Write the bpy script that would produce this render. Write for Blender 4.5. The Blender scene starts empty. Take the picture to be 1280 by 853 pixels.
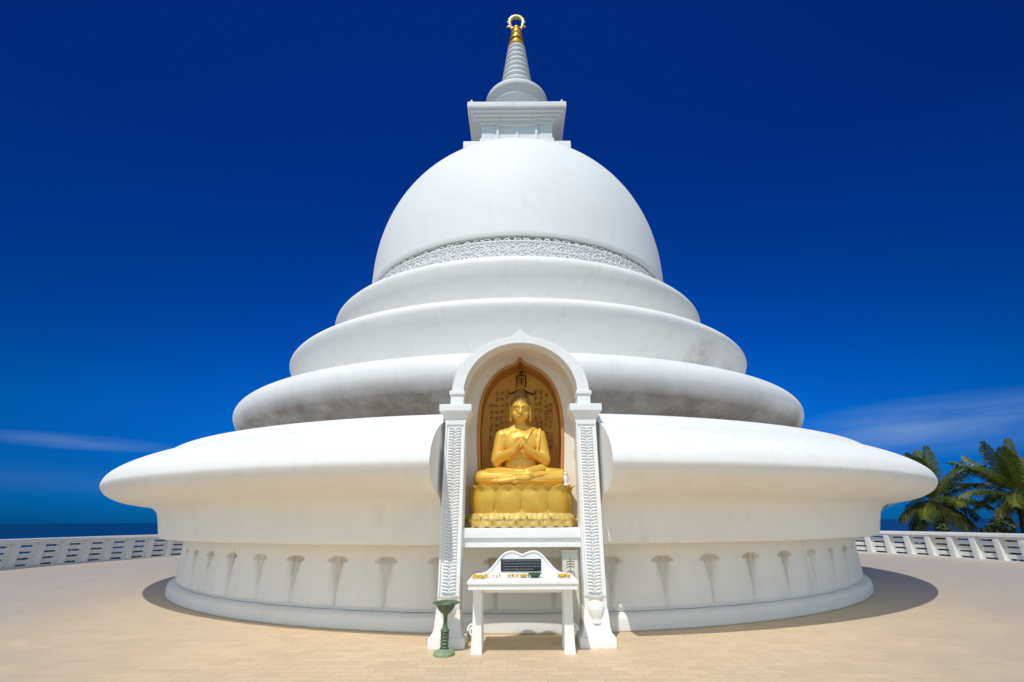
import bpy, bmesh, math, random
import numpy as np
from mathutils import Vector, Matrix

R = math.radians
PI = math.pi
sc = bpy.context.scene
col = sc.collection
rng = random.Random(7)

# ------------------------------------------------------------------ helpers
def link(o, parent=None):
    col.objects.link(o)
    if parent is not None:
        o.parent = parent
    return o

def tag(o, label=None, cat=None, group=None, kind=None):
    if label: o['label'] = label
    if cat: o['category'] = cat
    if group: o['group'] = group
    if kind: o['kind'] = kind
    return o

def empty(name, loc, label, cat, group=None, rz=0.0):
    o = bpy.data.objects.new(name, None)
    o.empty_display_size = 0.2
    o.location = loc
    o.rotation_euler = (0, 0, rz)
    link(o)
    return tag(o, label, cat, group)

class MB:
    """collects raw verts / faces and builds ONE mesh object"""
    def __init__(s):
        s.v = []; s.f = []; s.mi = []; s.att = None
    def add(s, verts, faces, mi=0):
        n = len(s.v)
        s.v.extend([tuple(p) for p in verts])
        s.f.extend([tuple(i + n for i in fc) for fc in faces])
        s.mi.extend([mi] * len(faces))
        return s
    def box(s, x0, x1, y0, y1, z0, z1, mi=0, bev=0.0):
        if bev > 0:
            return s.bevbox(x0, x1, y0, y1, z0, z1, bev, mi)
        v = [(x, y, z) for z in (z0, z1) for y in (y0, y1) for x in (x0, x1)]
        f = [(0,2,3,1),(4,5,7,6),(0,1,5,4),(2,6,7,3),(0,4,6,2),(1,3,7,5)]
        return s.add(v, f, mi)
    def bevbox(s, x0, x1, y0, y1, z0, z1, b, mi=0):
        bm = bmesh.new()
        m = Matrix.Translation(((x0+x1)/2, (y0+y1)/2, (z0+z1)/2)) @ Matrix.Diagonal((x1-x0, y1-y0, z1-z0, 1))
        bmesh.ops.create_cube(bm, size=1, matrix=m)
        bmesh.ops.bevel(bm, geom=bm.edges[:], offset=b, segments=2, profile=.7, affect='EDGES')
        s.bm(bm, mi)
        return s
    def bm(s, bm, mi=0):
        bm.verts.index_update()
        s.add([v.co[:] for v in bm.verts], [tuple(v.index for v in f.verts) for f in bm.faces], mi)
        bm.free()
        return s
    def frustum(s, cx, cy, z0, z1, wx0, wy0, wx1, wy1, mi=0):
        v = [(cx+sx*wx0, cy+sy*wy0, z0) for sy in (-1,1) for sx in (-1,1)] + [(cx+sx*wx1, cy+sy*wy1, z1) for sy in (-1,1) for sx in (-1,1)]
        f = [(0,2,3,1),(4,5,7,6),(0,1,5,4),(2,6,7,3),(0,4,6,2),(1,3,7,5)]
        return s.add(v, f, mi)
    def lathe(s, prof, n=96, cx=0, cy=0, cz=0, a0=0.0, a1=2*PI, loop=False, mi=0):
        full = abs(a1 - a0 - 2*PI) < 1e-6
        m = n if full else n + 1
        k = len(prof)
        v = []
        for i in range(m):
            a = a0 + (a1-a0)*i/n
            for r, z in prof:
                v.append((cx + r*math.sin(a), cy - r*math.cos(a), cz + z))
        f = []
        segs = k if loop else k-1
        for i in range(n):
            j = (i+1) % m
            for q in range(segs):
                p = (q+1) % k
                f.append((i*k+q, j*k+q, j*k+p, i*k+p))
        if not full and loop:
            f.append(tuple(range(k-1, -1, -1)))
            f.append(tuple((m-1)*k+q for q in range(k)))
        return s.add(v, f, mi)
    def tube(s, pts, rad, n=8, mi=0, cap=True, flat=1.0):
        pts = [Vector(p) for p in pts]
        if not hasattr(rad, '__len__'): rad = [rad]*len(pts)
        up = Vector((0,0,1))
        v = []; f = []
        prev = None
        for i, p in enumerate(pts):
            t = (pts[min(i+1, len(pts)-1)] - pts[max(i-1, 0)])
            if t.length < 1e-9: t = Vector((0,0,1))
            t.normalize()
            if prev is None:
                a = t.cross(up)
                if a.length < .1: a = t.cross(Vector((1,0,0)))
                a.normalize()
            else:
                a = prev - t*prev.dot(t)
                a.normalize()
            prev = a
            b = t.cross(a)
            for q in range(n):
                an = 2*PI*q/n
                v.append(p + (a*math.cos(an) + b*math.sin(an)*flat)*rad[i])
        for i in range(len(pts)-1):
            for q in range(n):
                r = (q+1) % n
                f.append((i*n+q, i*n+r, (i+1)*n+r, (i+1)*n+q))
        if cap:
            f.append(tuple(range(n-1, -1, -1)))
            f.append(tuple((len(pts)-1)*n+q for q in range(n)))
        return s.add(v, f, mi)
    def capsule(s, p0, p1, r0, r1, n=14, mi=0):
        p0 = Vector(p0); p1 = Vector(p1)
        d = (p1-p0)
        L = d.length
        d = d.normalized() if L > 1e-9 else Vector((0,0,1))
        pts = []; rad = []
        for q in range(6):
            a = PI/2*q/5
            pts.append(p0 - d*r0*math.cos(a)); rad.append(max(r0*math.sin(a), 1e-4))
        for q in range(6):
            a = PI/2*q/5
            pts.append(p1 + d*r1*math.sin(a)); rad.append(max(r1*math.cos(a), 1e-4))
        return s.tube(pts, rad, n, mi)
    def ell(s, c, r, rot=None, sub=3, mi=0):
        bm = bmesh.new()
        m = Matrix.Translation(c)
        if rot is not None: m = m @ rot
        m = m @ Matrix.Diagonal((r[0], r[1], r[2], 1))
        bmesh.ops.create_icosphere(bm, subdivisions=sub, radius=1, matrix=m)
        return s.bm(bm, mi)
    def mesh(s, name, mats, smooth=None, fix=True):
        me = bpy.data.meshes.new(name)
        me.from_pydata(s.v, [], s.f)
        for m in (mats if isinstance(mats, (list, tuple)) else [mats]):
            me.materials.append(m)
        if any(s.mi): me.polygons.foreach_set('material_index', s.mi)
        if fix:
            bm = bmesh.new(); bm.from_mesh(me)
            bmesh.ops.recalc_face_normals(bm, faces=bm.faces[:])
            bm.to_mesh(me); bm.free()
        if smooth is not None:
            me.polygons.foreach_set('use_smooth', [True]*len(me.polygons))
            if smooth < 180: me.set_sharp_from_angle(angle=R(smooth))
        me.update()
        return me
    def build(s, name, mats, parent=None, smooth=None, fix=True):
        o = bpy.data.objects.new(name, s.mesh(name, mats, smooth, fix))
        return link(o, parent)

def catmull(pts, per=8):
    out = []
    n = len(pts)
    for i in range(n-1):
        p0 = pts[max(i-1,0)]; p1 = pts[i]; p2 = pts[i+1]; p3 = pts[min(i+2,n-1)]
        for q in range(per):
            t = q/per
            out.append(tuple(.5*((2*b) + (-a+c)*t + (2*a-5*b+4*c-d)*t*t + (-a+3*b-3*c+d)*t**3) for a,b,c,d in zip(p0,p1,p2,p3)))
    out.append(tuple(pts[-1]))
    return out

def modified(o, mods, smooth=None):
    """apply modifiers given as (type, dict) without bpy.ops"""
    for ty, kw in mods:
        m = o.modifiers.new(ty, ty)
        for k, v in kw.items(): setattr(m, k, v)
    bpy.context.view_layer.update()
    dg = bpy.context.evaluated_depsgraph_get()
    me = bpy.data.meshes.new_from_object(o.evaluated_get(dg))
    me.name = o.name
    o.modifiers.clear()
    o.data = me
    if smooth is not None:
        me.polygons.foreach_set('use_smooth', [True]*len(me.polygons))
        if smooth < 180: me.set_sharp_from_angle(angle=R(smooth))
        me.update()
    return o

# ------------------------------------------------------------------ materials
def newmat(name):
    m = bpy.data.materials.new(name)
    m.use_nodes = True
    nt = m.node_tree
    bs = nt.nodes['Principled BSDF']
    return m, nt, bs

def N(nt, ty, **kw):
    n = nt.nodes.new(ty)
    for k, v in kw.items():
        if k == 'inp':
            for a, b in v.items(): n.inputs[a].default_value = b
        else:
            setattr(n, k, v)
    return n

def ramp(nt, fac, stops, interp='LINEAR'):
    r = nt.nodes.new('ShaderNodeValToRGB')
    r.color_ramp.interpolation = interp
    el = r.color_ramp.elements
    while len(el) < len(stops): el.new(.5)
    for e, (p, c) in zip(el, stops):
        e.position = p
        e.color = (c, c, c, 1) if not hasattr(c, '__len__') else (*c, 1)
    nt.links.new(fac, r.inputs['Fac'])
    return r.outputs['Color']

def mixc(nt, fac, a, b, mode='MIX'):
    m = nt.nodes.new('ShaderNodeMix')
    m.data_type = 'RGBA'; m.blend_type = mode
    for sock, val in ((m.inputs['Factor'], fac), (m.inputs['A'], a), (m.inputs['B'], b)):
        if hasattr(val, 'links') or hasattr(val, 'is_linked'): nt.links.new(val, sock)
        elif hasattr(val, '__len__'): sock.default_value = (*val, 1)
        else: sock.default_value = val
    # colour sockets of a Mix node share names with the float ones: pick by type
    return m

def mix(nt, fac, a, b, mode='MIX'):
    m = nt.nodes.new('ShaderNodeMix')
    m.data_type = 'RGBA'; m.blend_type = mode
    fi = [i for i in m.inputs if i.identifier == 'Factor_Float'][0]
    ai = [i for i in m.inputs if i.identifier == 'A_Color'][0]
    bi = [i for i in m.inputs if i.identifier == 'B_Color'][0]
    oi = [i for i in m.outputs if i.identifier == 'Result_Color'][0]
    for sock, val in ((fi, fac), (ai, a), (bi, b)):
        if isinstance(val, bpy.types.NodeSocket): nt.links.new(val, sock)
        elif hasattr(val, '__len__'): sock.default_value = (*val, 1)
        else: sock.default_value = val
    return oi

def math_(nt, op, a, b=None, c=None, clamp=False):
    m = nt.nodes.new('ShaderNodeMath'); m.operation = op; m.use_clamp = clamp
    for i, val in enumerate((a, b, c)):
        if val is None: continue
        if isinstance(val, bpy.types.NodeSocket): nt.links.new(val, m.inputs[i])
        else: m.inputs[i].default_value = val
    return m.outputs[0]

def noise(nt, vec, scale, detail=4, rough=.55, dist=0.0):
    n = N(nt, 'ShaderNodeTexNoise')
    n.inputs['Scale'].default_value = scale
    n.inputs['Detail'].default_value = detail
    n.inputs['Roughness'].default_value = rough
    n.inputs['Distortion'].default_value = dist
    if vec is not None: nt.links.new(vec, n.inputs['Vector'])
    return n.outputs['Fac']

def objco(nt, scale=None):
    tc = N(nt, 'ShaderNodeTexCoord')
    if scale is None: return tc.outputs['Object']
    mp = N(nt, 'ShaderNodeMapping')
    mp.inputs['Scale'].default_value = scale
    nt.links.new(tc.outputs['Object'], mp.inputs['Vector'])
    return mp.outputs['Vector']

def bump(nt, bs, h, strength=.3, dist=.02):
    b = N(nt, 'ShaderNodeBump')
    b.inputs['Strength'].default_value = strength
    b.inputs['Distance'].default_value = dist
    nt.links.new(h, b.inputs['Height'])
    nt.links.new(b.outputs['Normal'], bs.inputs['Normal'])

def white_paint(name, base=(.885,.885,.875), stain=.2, spots=(), streak=.22, dirt_attr=False, grime=(.42,.38,.31), sc_=1.0, under=None):
    """lime-washed masonry: mottling, faint rain streaks, optional mould patches at given places (x,y,z,r,strength)"""
    m, nt, bs = newmat(name)
    L = nt.links.new
    co = objco(nt)
    n1 = noise(nt, co, .55*sc_, 6, .62)
    n2 = noise(nt, co, 7*sc_, 5, .6)
    stv = objco(nt, (1.6*sc_, 1.6*sc_, .16*sc_))
    n3 = noise(nt, stv, 2.2, 5, .65)
    c = mix(nt, ramp(nt, n1, [(.42, 0.0), (.75, stain)]), base, tuple(b*.80 for b in base))
    c = mix(nt, ramp(nt, n3, [(.56, 0.0), (.74, streak)]), c, grime)
    c = mix(nt, ramp(nt, n2, [(.60, 0.0), (.78, stain*.5)]), c, grime)
    n4 = noise(nt, co, 2.6*sc_, 2, .5, 1.2)
    c = mix(nt, ramp(nt, n4, [(.47, 0.0), (.53, .06)]), c, tuple(b*.82 for b in base))   # repainted patches
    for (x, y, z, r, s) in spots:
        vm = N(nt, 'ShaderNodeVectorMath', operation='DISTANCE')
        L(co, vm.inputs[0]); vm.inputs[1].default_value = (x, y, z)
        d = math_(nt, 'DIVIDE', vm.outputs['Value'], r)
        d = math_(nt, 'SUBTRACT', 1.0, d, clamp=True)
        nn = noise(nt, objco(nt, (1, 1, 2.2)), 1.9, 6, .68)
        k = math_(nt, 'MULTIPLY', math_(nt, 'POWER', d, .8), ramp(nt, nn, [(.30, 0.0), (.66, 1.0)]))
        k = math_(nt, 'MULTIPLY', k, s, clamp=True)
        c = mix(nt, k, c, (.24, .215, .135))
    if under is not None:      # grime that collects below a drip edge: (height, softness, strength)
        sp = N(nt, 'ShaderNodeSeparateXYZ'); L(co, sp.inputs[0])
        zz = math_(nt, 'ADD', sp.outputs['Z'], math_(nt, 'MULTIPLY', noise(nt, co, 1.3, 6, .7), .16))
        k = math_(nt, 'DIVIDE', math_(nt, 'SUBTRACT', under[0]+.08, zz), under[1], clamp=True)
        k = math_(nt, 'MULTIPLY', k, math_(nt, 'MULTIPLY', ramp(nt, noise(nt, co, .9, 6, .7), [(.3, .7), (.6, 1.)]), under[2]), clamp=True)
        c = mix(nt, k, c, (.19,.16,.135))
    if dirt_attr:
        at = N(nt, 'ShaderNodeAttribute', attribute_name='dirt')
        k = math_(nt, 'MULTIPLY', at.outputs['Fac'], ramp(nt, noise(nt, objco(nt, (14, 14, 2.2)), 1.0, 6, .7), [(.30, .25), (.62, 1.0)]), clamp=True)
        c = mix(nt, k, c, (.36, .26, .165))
    L(c, bs.inputs['Base Color'])
    bs.inputs['Roughness'].default_value = .62
    bs.inputs['Specular IOR Level'].default_value = .28
    hb = math_(nt, 'ADD', math_(nt, 'MULTIPLY', noise(nt, co, 1.7*sc_, 3, .5), .7), math_(nt, 'MULTIPLY', n2, .25))
    bump(nt, bs, hb, .30, .04)
    return m

# sun direction (from shadow of the rim on the paving)
SUN = Vector((-.50, -1.50, 2.36)).normalized()
SUN_EL = math.asin(SUN.z)
SUN_AZ = math.atan2(SUN.x, SUN.y)

M = {}
M['white'] = white_paint('white_limewash')
M['white_drum'] = white_paint('white_limewash_drum', base=(.895,.88,.85), stain=.26, streak=.14)
# mould patches sit under the lips of the second and third tier
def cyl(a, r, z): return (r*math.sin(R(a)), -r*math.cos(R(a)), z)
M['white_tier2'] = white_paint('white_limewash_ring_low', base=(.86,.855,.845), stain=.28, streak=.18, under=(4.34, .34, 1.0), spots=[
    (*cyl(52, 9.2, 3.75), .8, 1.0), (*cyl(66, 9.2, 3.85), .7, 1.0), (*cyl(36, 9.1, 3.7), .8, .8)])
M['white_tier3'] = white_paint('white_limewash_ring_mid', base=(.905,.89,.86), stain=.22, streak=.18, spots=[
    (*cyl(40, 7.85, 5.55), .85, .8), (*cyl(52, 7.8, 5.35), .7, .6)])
M['white_plinth'] = white_paint('white_limewash_plinth', base=(.86,.845,.82), stain=.3, streak=.16, dirt_attr=True)
M['white_fine'] = white_paint('white_gloss_paint', base=(.89,.89,.88), stain=.12, streak=.08, sc_=3.0)
M['white_spire'] = white_paint('white_weathered_spire', base=(.80,.81,.81), stain=.4, streak=.3, sc_=1.6)
M['white_rail'] = white_paint('white_rail_paint', base=(.80,.80,.76), stain=.4, streak=.35, sc_=1.5)

def cream_mat():
    m, nt, bs = newmat('cream_plaster')
    co = objco(nt)
    c = mix(nt, ramp(nt, noise(nt, co, 1.5, 5), [(.4, 0.), (.75, .5)]), (.86,.80,.69), (.78,.71,.60))
    nt.links.new(c, bs.inputs['Base Color'])
    bs.inputs['Roughness'].default_value = .6
    bump(nt, bs, noise(nt, co, 14, 4), .1, .02)
    return m
M['cream'] = cream_mat()

def gold_mat(name, a, b, metallic=.55, rough=.36, sc_=3.0, bmp=.12):
    m, nt, bs = newmat(name)
    co = objco(nt)
    c = mix(nt, ramp(nt, noise(nt, co, sc_, 6, .6), [(.35, 0.), (.72, 1.)]), a, b)
    nt.links.new(c, bs.inputs['Base Color'])
    bs.inputs['Metallic'].default_value = metallic
    nt.links.new(ramp(nt, noise(nt, co, sc_*3, 4), [(.3, rough-.06), (.7, rough+.14)]), bs.inputs['Roughness'])
    bump(nt, bs, noise(nt, co, 22, 4), bmp, .01)
    return m
M['gold'] = gold_mat('gold_leaf_paint', (.88,.56,.10), (.80,.47,.07), .25, .40)
M['gold_base'] = gold_mat('gold_lotus_paint', (.74,.48,.07), (.60,.36,.045), .25, .42, 4.0)
M['gold_low'] = gold_mat('dull_gold_paint', (.74,.53,.17), (.60,.40,.10), .15, .5, 6.0, .3)
M['gold_spire'] = gold_mat('gold_spire_paint', (.80,.44,.06), (.62,.31,.04), .6, .35)
M['gold_ring'] = gold_mat('pale_gilt', (.95,.85,.42), (.90,.72,.25), .55, .25)
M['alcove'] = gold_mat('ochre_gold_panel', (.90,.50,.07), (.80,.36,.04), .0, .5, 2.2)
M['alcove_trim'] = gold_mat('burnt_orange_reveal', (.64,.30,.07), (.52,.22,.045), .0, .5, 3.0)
M['hair'] = gold_mat('dark_gilt_curls', (.40,.25,.05), (.26,.15,.03), .4, .5, 8.0)

def plain(name, c, rough=.6, spec=.4, var=.15, sc_=8.0, metallic=0.0):
    m, nt, bs = newmat(name)
    co = objco(nt)
    k = mix(nt, ramp(nt, noise(nt, co, sc_, 5), [(.35, 0.), (.7, 1.)]), c, tuple(x*(1-var) for x in c))
    nt.links.new(k, bs.inputs['Base Color'])
    bs.inputs['Roughness'].default_value = rough
    bs.inputs['Specular IOR Level'].default_value = spec
    bs.inputs['Metallic'].default_value = metallic
    return m
M['ink'] = plain('dark_brown_lacquer', (.045,.025,.015), .5)
M['relief'] = plain('brown_relief', (.50,.28,.06), .55, .4, .5, 14)
M['plaque'] = plain('black_stone_plaque', (.022,.027,.035), .25, .5, .3, 20)
M['plaque_text'] = plain('pale_engraving', (.42,.45,.50), .6)
M['verdigris'] = plain('green_bronze_patina', (.13,.20,.12), .55, .4, .55, 9)
M['verdigris_light'] = plain('pale_green_patina', (.30,.38,.24), .6, .4, .3, 12)
M['yellow'] = plain('yellow_petals', (.85,.55,.03), .6, .2, .3, 30)
M['palegreen'] = plain('pale_cream_petals', (.70,.72,.42), .6, .2, .2, 30)
M['dishgreen'] = plain('dark_green_glaze', (.035,.10,.05), .3, .5)
M['boxcream'] = plain('cream_box_paint', (.72,.69,.58), .5)
M['emblem'] = plain('grey_emblem_paint', (.25,.25,.24), .6)
M['soil'] = plain('hill_soil', (.10,.09,.05), .9, .1, .5, .3)

# ------------------------------------------------------------------ PAGODA
pag = empty('pagoda', (0,0,0), 'huge white domed pagoda with stacked overhanging rings and gold spire tip', 'pagoda')

SEG = 320
# foot ring
foot = catmull([(10.11,0.0),(10.135,.03),(10.13,.17),(10.11,.21),(10.07,.23),(10.00,.24)], 5) + [(9.6,.26)]
MB().lathe(foot, SEG).build('foot_ring', M['white_plinth'], pag, 50)

# lotus-petal dado
NP = 68
def petal_band():
    per, rows = 26, 40
    n = NP*per
    phase = R(8.5)
    v = []; dirt = []
    zb, zt = .25, 1.32
    rr = random.Random(3)
    jit = [rr.uniform(.55, 1.0) for _ in range(NP)]
    sk = [rr.uniform(-.05, .05) for _ in range(NP)]
    for i in range(n):
        ph = i/per
        idx = int(ph) % NP
        u = (ph % 1.0)
        g = u if u < .5 else 1-u             # distance from the gap centre, 0..0.5 of a petal width
        gidx = int(round(ph)) % NP
        sgn = 1 if u < .5 else -1
        a = phase + 2*PI*ph/NP
        for q in range(rows+1):
            z = zb + (zt-zb)*q/rows
            t = (z-zb)/(1.06-zb)
            gs = abs(g*sgn - sk[gidx]*(1-t))
            # half width of the gap between two petals: thin stem below, mushroom head at the top
            if t < .87: w = .018 + .105*(t/.87)**2.2*(.7+.5*jit[gidx])
            elif t < .985: w = (.17+.06*jit[gidx])*math.sqrt(max(0, 1-((t-.87)/.115)**2))
            else: w = 0.0
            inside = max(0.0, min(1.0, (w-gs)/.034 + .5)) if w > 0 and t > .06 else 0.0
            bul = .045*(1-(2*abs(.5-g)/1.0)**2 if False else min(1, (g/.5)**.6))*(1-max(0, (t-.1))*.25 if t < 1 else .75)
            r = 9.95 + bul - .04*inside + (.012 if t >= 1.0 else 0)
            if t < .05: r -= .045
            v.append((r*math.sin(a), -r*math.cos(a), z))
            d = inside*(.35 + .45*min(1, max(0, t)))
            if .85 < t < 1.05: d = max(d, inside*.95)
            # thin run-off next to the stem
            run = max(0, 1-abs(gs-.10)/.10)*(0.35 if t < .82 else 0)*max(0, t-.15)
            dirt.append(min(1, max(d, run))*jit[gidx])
    k = rows+1
    f = []
    for i in range(n):
        j = (i+1) % n
        for q in range(rows):
            f.append((i*k+q, j*k+q, j*k+q+1, i*k+q+1))
    mb = MB(); mb.add(v, f)
    o = mb.build('lotus_petal_band', M['white_plinth'], pag, 60)
    at = o.data.attributes.new('dirt', 'FLOAT', 'POINT')
    at.data.foreach_set('value', dirt)
    return o
petal_band()

# lower drum with the great overhanging lip: closed ring so that the niche slot can be cut into it
under = catmull([(10.48,1.25),(10.53,1.30),(10.61,1.62),(10.68,1.82),(10.83,1.935),(11.15,1.985),(11.45,2.05),(11.70,2.17),(11.81,2.30),(11.83,2.40),(11.77,2.56),(11.60,2.72),(11.35,2.87),(11.05,3.00),(10.80,3.08)], 6)
step = catmull([(10.79,3.085),(10.76,3.14),(10.69,3.21),(10.55,3.265),(10.3,3.29)], 4)
drum_prof = [(9.4,1.25)] + under + step + [(8.6,3.31),(8.6,1.3)]
drum = MB().lathe(drum_prof, SEG, loop=True).build('lower_drum', M['white_drum'], pag, 40)
cut1 = MB().box(-1.205, 1.275, -13, -10.60, 1.0, 5).build('cutter_a', M['white'])
cut2 = MB().box(-1.06, 1.06, -10.8, -9.0, 1.0, 5).build('cutter_b', M['white'])
modified(drum, [('BOOLEAN', dict(object=cut1, operation='DIFFERENCE', solver='EXACT')), ('BOOLEAN', dict(object=cut2, operation='DIFFERENCE', solver='EXACT'))], 40)
for c in (cut1, cut2):
    me = c.data; bpy.data.objects.remove(c); bpy.data.meshes.remove(me)

t2 = catmull([(8.35,3.28),(8.37,3.34),(8.50,3.48),(8.75,3.66),(9.05,3.86),(9.30,4.08),(9.44,4.30),(9.48,4.48),(9.43,4.64),(9.30,4.76),(9.10,4.83)], 6) + [(8.6,4.86),(7.0,4.88)]
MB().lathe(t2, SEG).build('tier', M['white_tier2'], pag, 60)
t3 = catmull([(7.05,4.85),(7.08,4.93),(7.22,5.12),(7.48,5.40),(7.78,5.72),(8.02,5.99),(8.17,6.22),(8.225,6.38),(8.17,6.50),(8.06,6.57),(7.93,6.61)], 6) + [(7.4,6.62),(5.7,6.64)]
MB().lathe(t3, SEG).build('tier', M['white_tier3'], pag, 60)
t4 = catmull([(6.0,6.62),(6.03,6.72),(6.17,6.94),(6.42,7.26),(6.68,7.58),(6.88,7.86),(6.98,8.08),(7.005,8.22),(6.96,8.33),(6.86,8.41),(6.72,8.45)], 6) + [(6.3,8.47),(5.2,8.48)]
MB().lathe(t4, SEG).build('tier', M['white_tier3'], pag, 60)

# frieze with real scroll relief
fr = MB().lathe([(5.78,8.46),(5.80,8.50),(5.80,9.60),(5.62,9.61),(5.58,9.76)], SEG).build('frieze', white_paint('frieze_ground', base=(.76,.76,.75), stain=.5, streak=.3), pag, 60)
sm = MB()
def on_cyl(a, z, r): return (r*math.sin(a), -r*math.cos(a), z)
ns = 118
for i in range(ns):
    for row in range(5):
        a0 = 2*PI*(i + .5*(row % 2))/ns
        zc = 8.60 + .235*row
        sg = 1 if (i+row) % 2 else -1
        pts = []
        rs = random.Random(i*7+row)
        ph0 = rs.uniform(0, 2*PI)
        for q in range(17):
            t = q/16
            rad = .02 + .125*t
            an = ph0 + sg*t*2.7*PI
            pts.append(on_cyl(a0 + rad*math.cos(an)/5.80, zc + rad*math.sin(an), 5.812))
        sm.tube(pts, [.011 + .010*math.sin(PI*q/16) for q in range(17)], 5)
        for q in range(2):
            an = ph0 + rs.uniform(0, 6.28)
            sm.ell(on_cyl(a0 + .15*math.cos(an)/5.80, zc + .15*math.sin(an), 5.815), (.036,.024,.03), sub=1)
for z in (8.52, 9.56):
    sm.lathe([(5.80, z-.03), (5.835, z-.015), (5.835, z+.015), (5.80, z+.03)], 160)
sm.build('scrollwork', M['white_fine'], fr, 60)

# dome
dome = [(5.55,9.715),(5.88,9.74),(5.905,9.80)]
for q in range(6): dome.append((5.91, 9.86 + .54*q/6))
for q in range(49):
    t = q/48
    dome.append((max(5.91*math.cos(t*PI/2)**(2/2.12), .001) if q < 48 else .001, 10.4 + 6.35*math.sin(t*PI/2)**(2/2.12)))
MB().lathe(dome, SEG).build('dome', white_paint('white_limewash_dome', stain=.16, streak=.10), pag, 50)

# square chamber on the dome
ch = MB()
def ring_box(mb, w, z0, z1, b=.03): mb.box(-w, w, -w, w, z0, z1, bev=b)
ring_box(ch, 1.56, 16.95, 18.4)
for sx in (-1, 1):
    for sy in (-1, 1):
        cx, cy = sx*1.32, sy*1.32
        ch.box(cx-.26, cx+.26, cy-.26, cy+.26, 17.46, 18.36, bev=.02)
        ch.box(cx-.33, cx+.33, cy-.33, cy+.33, 16.97, 17.45, bev=.03)
for rot in range(4):
    m = Matrix.Rotation(rot*PI/2, 4, 'Z')
    b = MB()
    b.box(-.86, .86, -1.66, -1.55, 17.35, 17.42); b.box(-.86, .86, -1.66, -1.55, 18.2, 18.27)
    for s in (-1, 1): b.box(s*.86-.05, s*.86+.05, -1.662, -1.55, 17.36, 18.26)
    b.box(-.42, .42, -1.72, -1.55, 16.98, 17.24, bev=.02)
    b.box(-.05, .05, -1.68, -1.55, 17.25, 17.75)
    ch.add([m @ Vector(p) for p in b.v], b.f)
chamber = ch.build('square_chamber', M['white_spire'], pag, 30)
b = MB(); ring_box(b, 2.28, 16.35, 16.70); ring_box(b, 1.95, 16.702, 16.96)
b.build('base_plate', M['white_fine'], chamber, 30)
b = MB()
ring_box(b, 1.66, 18.28, 18.42); ring_box(b, 1.78, 18.422, 18.52); ring_box(b, 1.92, 18.522, 18.62); ring_box(b, 2.06, 18.622, 18.72, .02); ring_box(b, 2.19, 18.722, 19.0, .03)
b.build('cornice', M['white_spire'], chamber, 30)
for sx in (-1, 1):
    for sy in (-1, 1):
        MB().lathe([(0.001,0),(.10,.0),(.10,.05),(.05,.09),(.08,.15),(.05,.22),(.001,.30)], 12, sx*2.02, sy*2.02, 19.0).build('corner_finial', M['white_spire'], chamber, 60)

# spire
cup = catmull([(1.05,19.0),(1.08,19.15),(.95,19.30),(.86,19.6),(.90,19.9),(1.0,20.1)], 5) + [(1.06,20.12),(1.07,20.24)] + catmull([(1.08,20.25),(1.14,20.38),(1.24,20.52)], 4) + [(1.30,20.54),(1.31,20.66)] + catmull([(1.32,20.67),(1.38,20.76),(1.43,20.84)], 4) + [(1.49,20.86)] + catmull([(1.52,20.92),(1.54,21.02),(1.53,21.12),(1.47,21.19),(1.2,21.24)], 4) + [(.86,21.28)]
spire = None
prof = [(.90,21.2)]
z = 21.26; k = 10
for i in range(k):
    t = i/k; h = (25.0-21.26)/k
    r = .86 - (.86-.40)*t
    prof += [(r-.07, z), (r-.02, z+h*.25), (r+.025, z+h*.45), (r+.03, z+h*.62), (r-.01, z+h*.8), (r-.085, z+h*.97)]
    z += h
prof += [(.36,25.0),(.30,25.02)]
spire = MB().lathe(prof, 64).build('spire', M['white_spire'], pag, 60)
MB().lathe(cup, 128).build('spire_cup', M['white_spire'], spire, 50)
# little lugs near the top of the cone
for q in range(4):
    a = q*PI/2
    b = MB(); b.box(.46*math.sin(a)-.05, .46*math.sin(a)+.05, -.46*math.cos(a)-.05, -.46*math.cos(a)+.05, 24.35, 24.5)
    b.build('spire_lug', M['white_spire'], spire)
gp = [(.40,25.0),(.44,25.06),(.44,25.18),(.36,25.26),(.30,25.34),(.30,25.46),(.37,25.54),(.37,25.64),(.29,25.72),(.25,25.82),(.25,25.92),(.30,25.99),(.30,26.08),(.23,26.16),(.20,26.3),(.24,26.38),(.24,26.44),(.10,26.48),(.001,26.5)]
MB().lathe(gp, 40).build('gold_tip', M['gold_spire'], spire, 40)
b = MB()
pts = []; rad = []
for q in range(41):
    a = R(-132) + R(264)*q/40
    pts.append((.37*math.sin(a), 0, 26.98 + .42*math.cos(a)))
    rad.append(.075 + .05*math.sin(PI*q/40))
pts = [(-.52, 0, 26.64), (-.40, 0, 26.66)] + pts + [(.40, 0, 26.66), (.52, 0, 26.64)]
rad = [.03, .06] + rad + [.06, .03]
b.tube(pts, rad, 10)
b.box(-.30, .30, -.07, .07, 26.48, 26.56)
b.tube([(0,0,26.5),(0,0,26.78)], [.035,.012], 8)
for q in range(7):
    a = R(-90+30*q)
    c = Vector((.37*math.sin(a)*1.25, 0, 26.98 + .42*math.cos(a)*1.25))
    b.ell(c, (.055,.05,.055), sub=2)
b.build('finial_ring', M['gold_ring'], spire, 60)

# ------------------------------------------------------------------ niche in front of the drum
NX = .035
XF = -10.94            # plane of the pillar fronts
def arch_half(hw, z0, zs, rise, n=24, tip=0.0, p=2.0):
    pts = [(hw, z0), (hw, (z0+zs)/2), (hw, zs)]
    for q in range(1, n+1):
        a = PI/2*q/n
        x = hw*max(math.cos(a), 0)**(2/p)
        zz = zs + rise*math.sin(a)**(2/p)
        if tip: zz += tip*max(0, 1-abs(x)/.20)**1.8
        pts.append((x, zz))
    pts[-1] = (0.0, pts[-1][1])
    return pts
def full(h): return h + [(-x, z) for x, z in reversed(h[:-1])]

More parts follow.
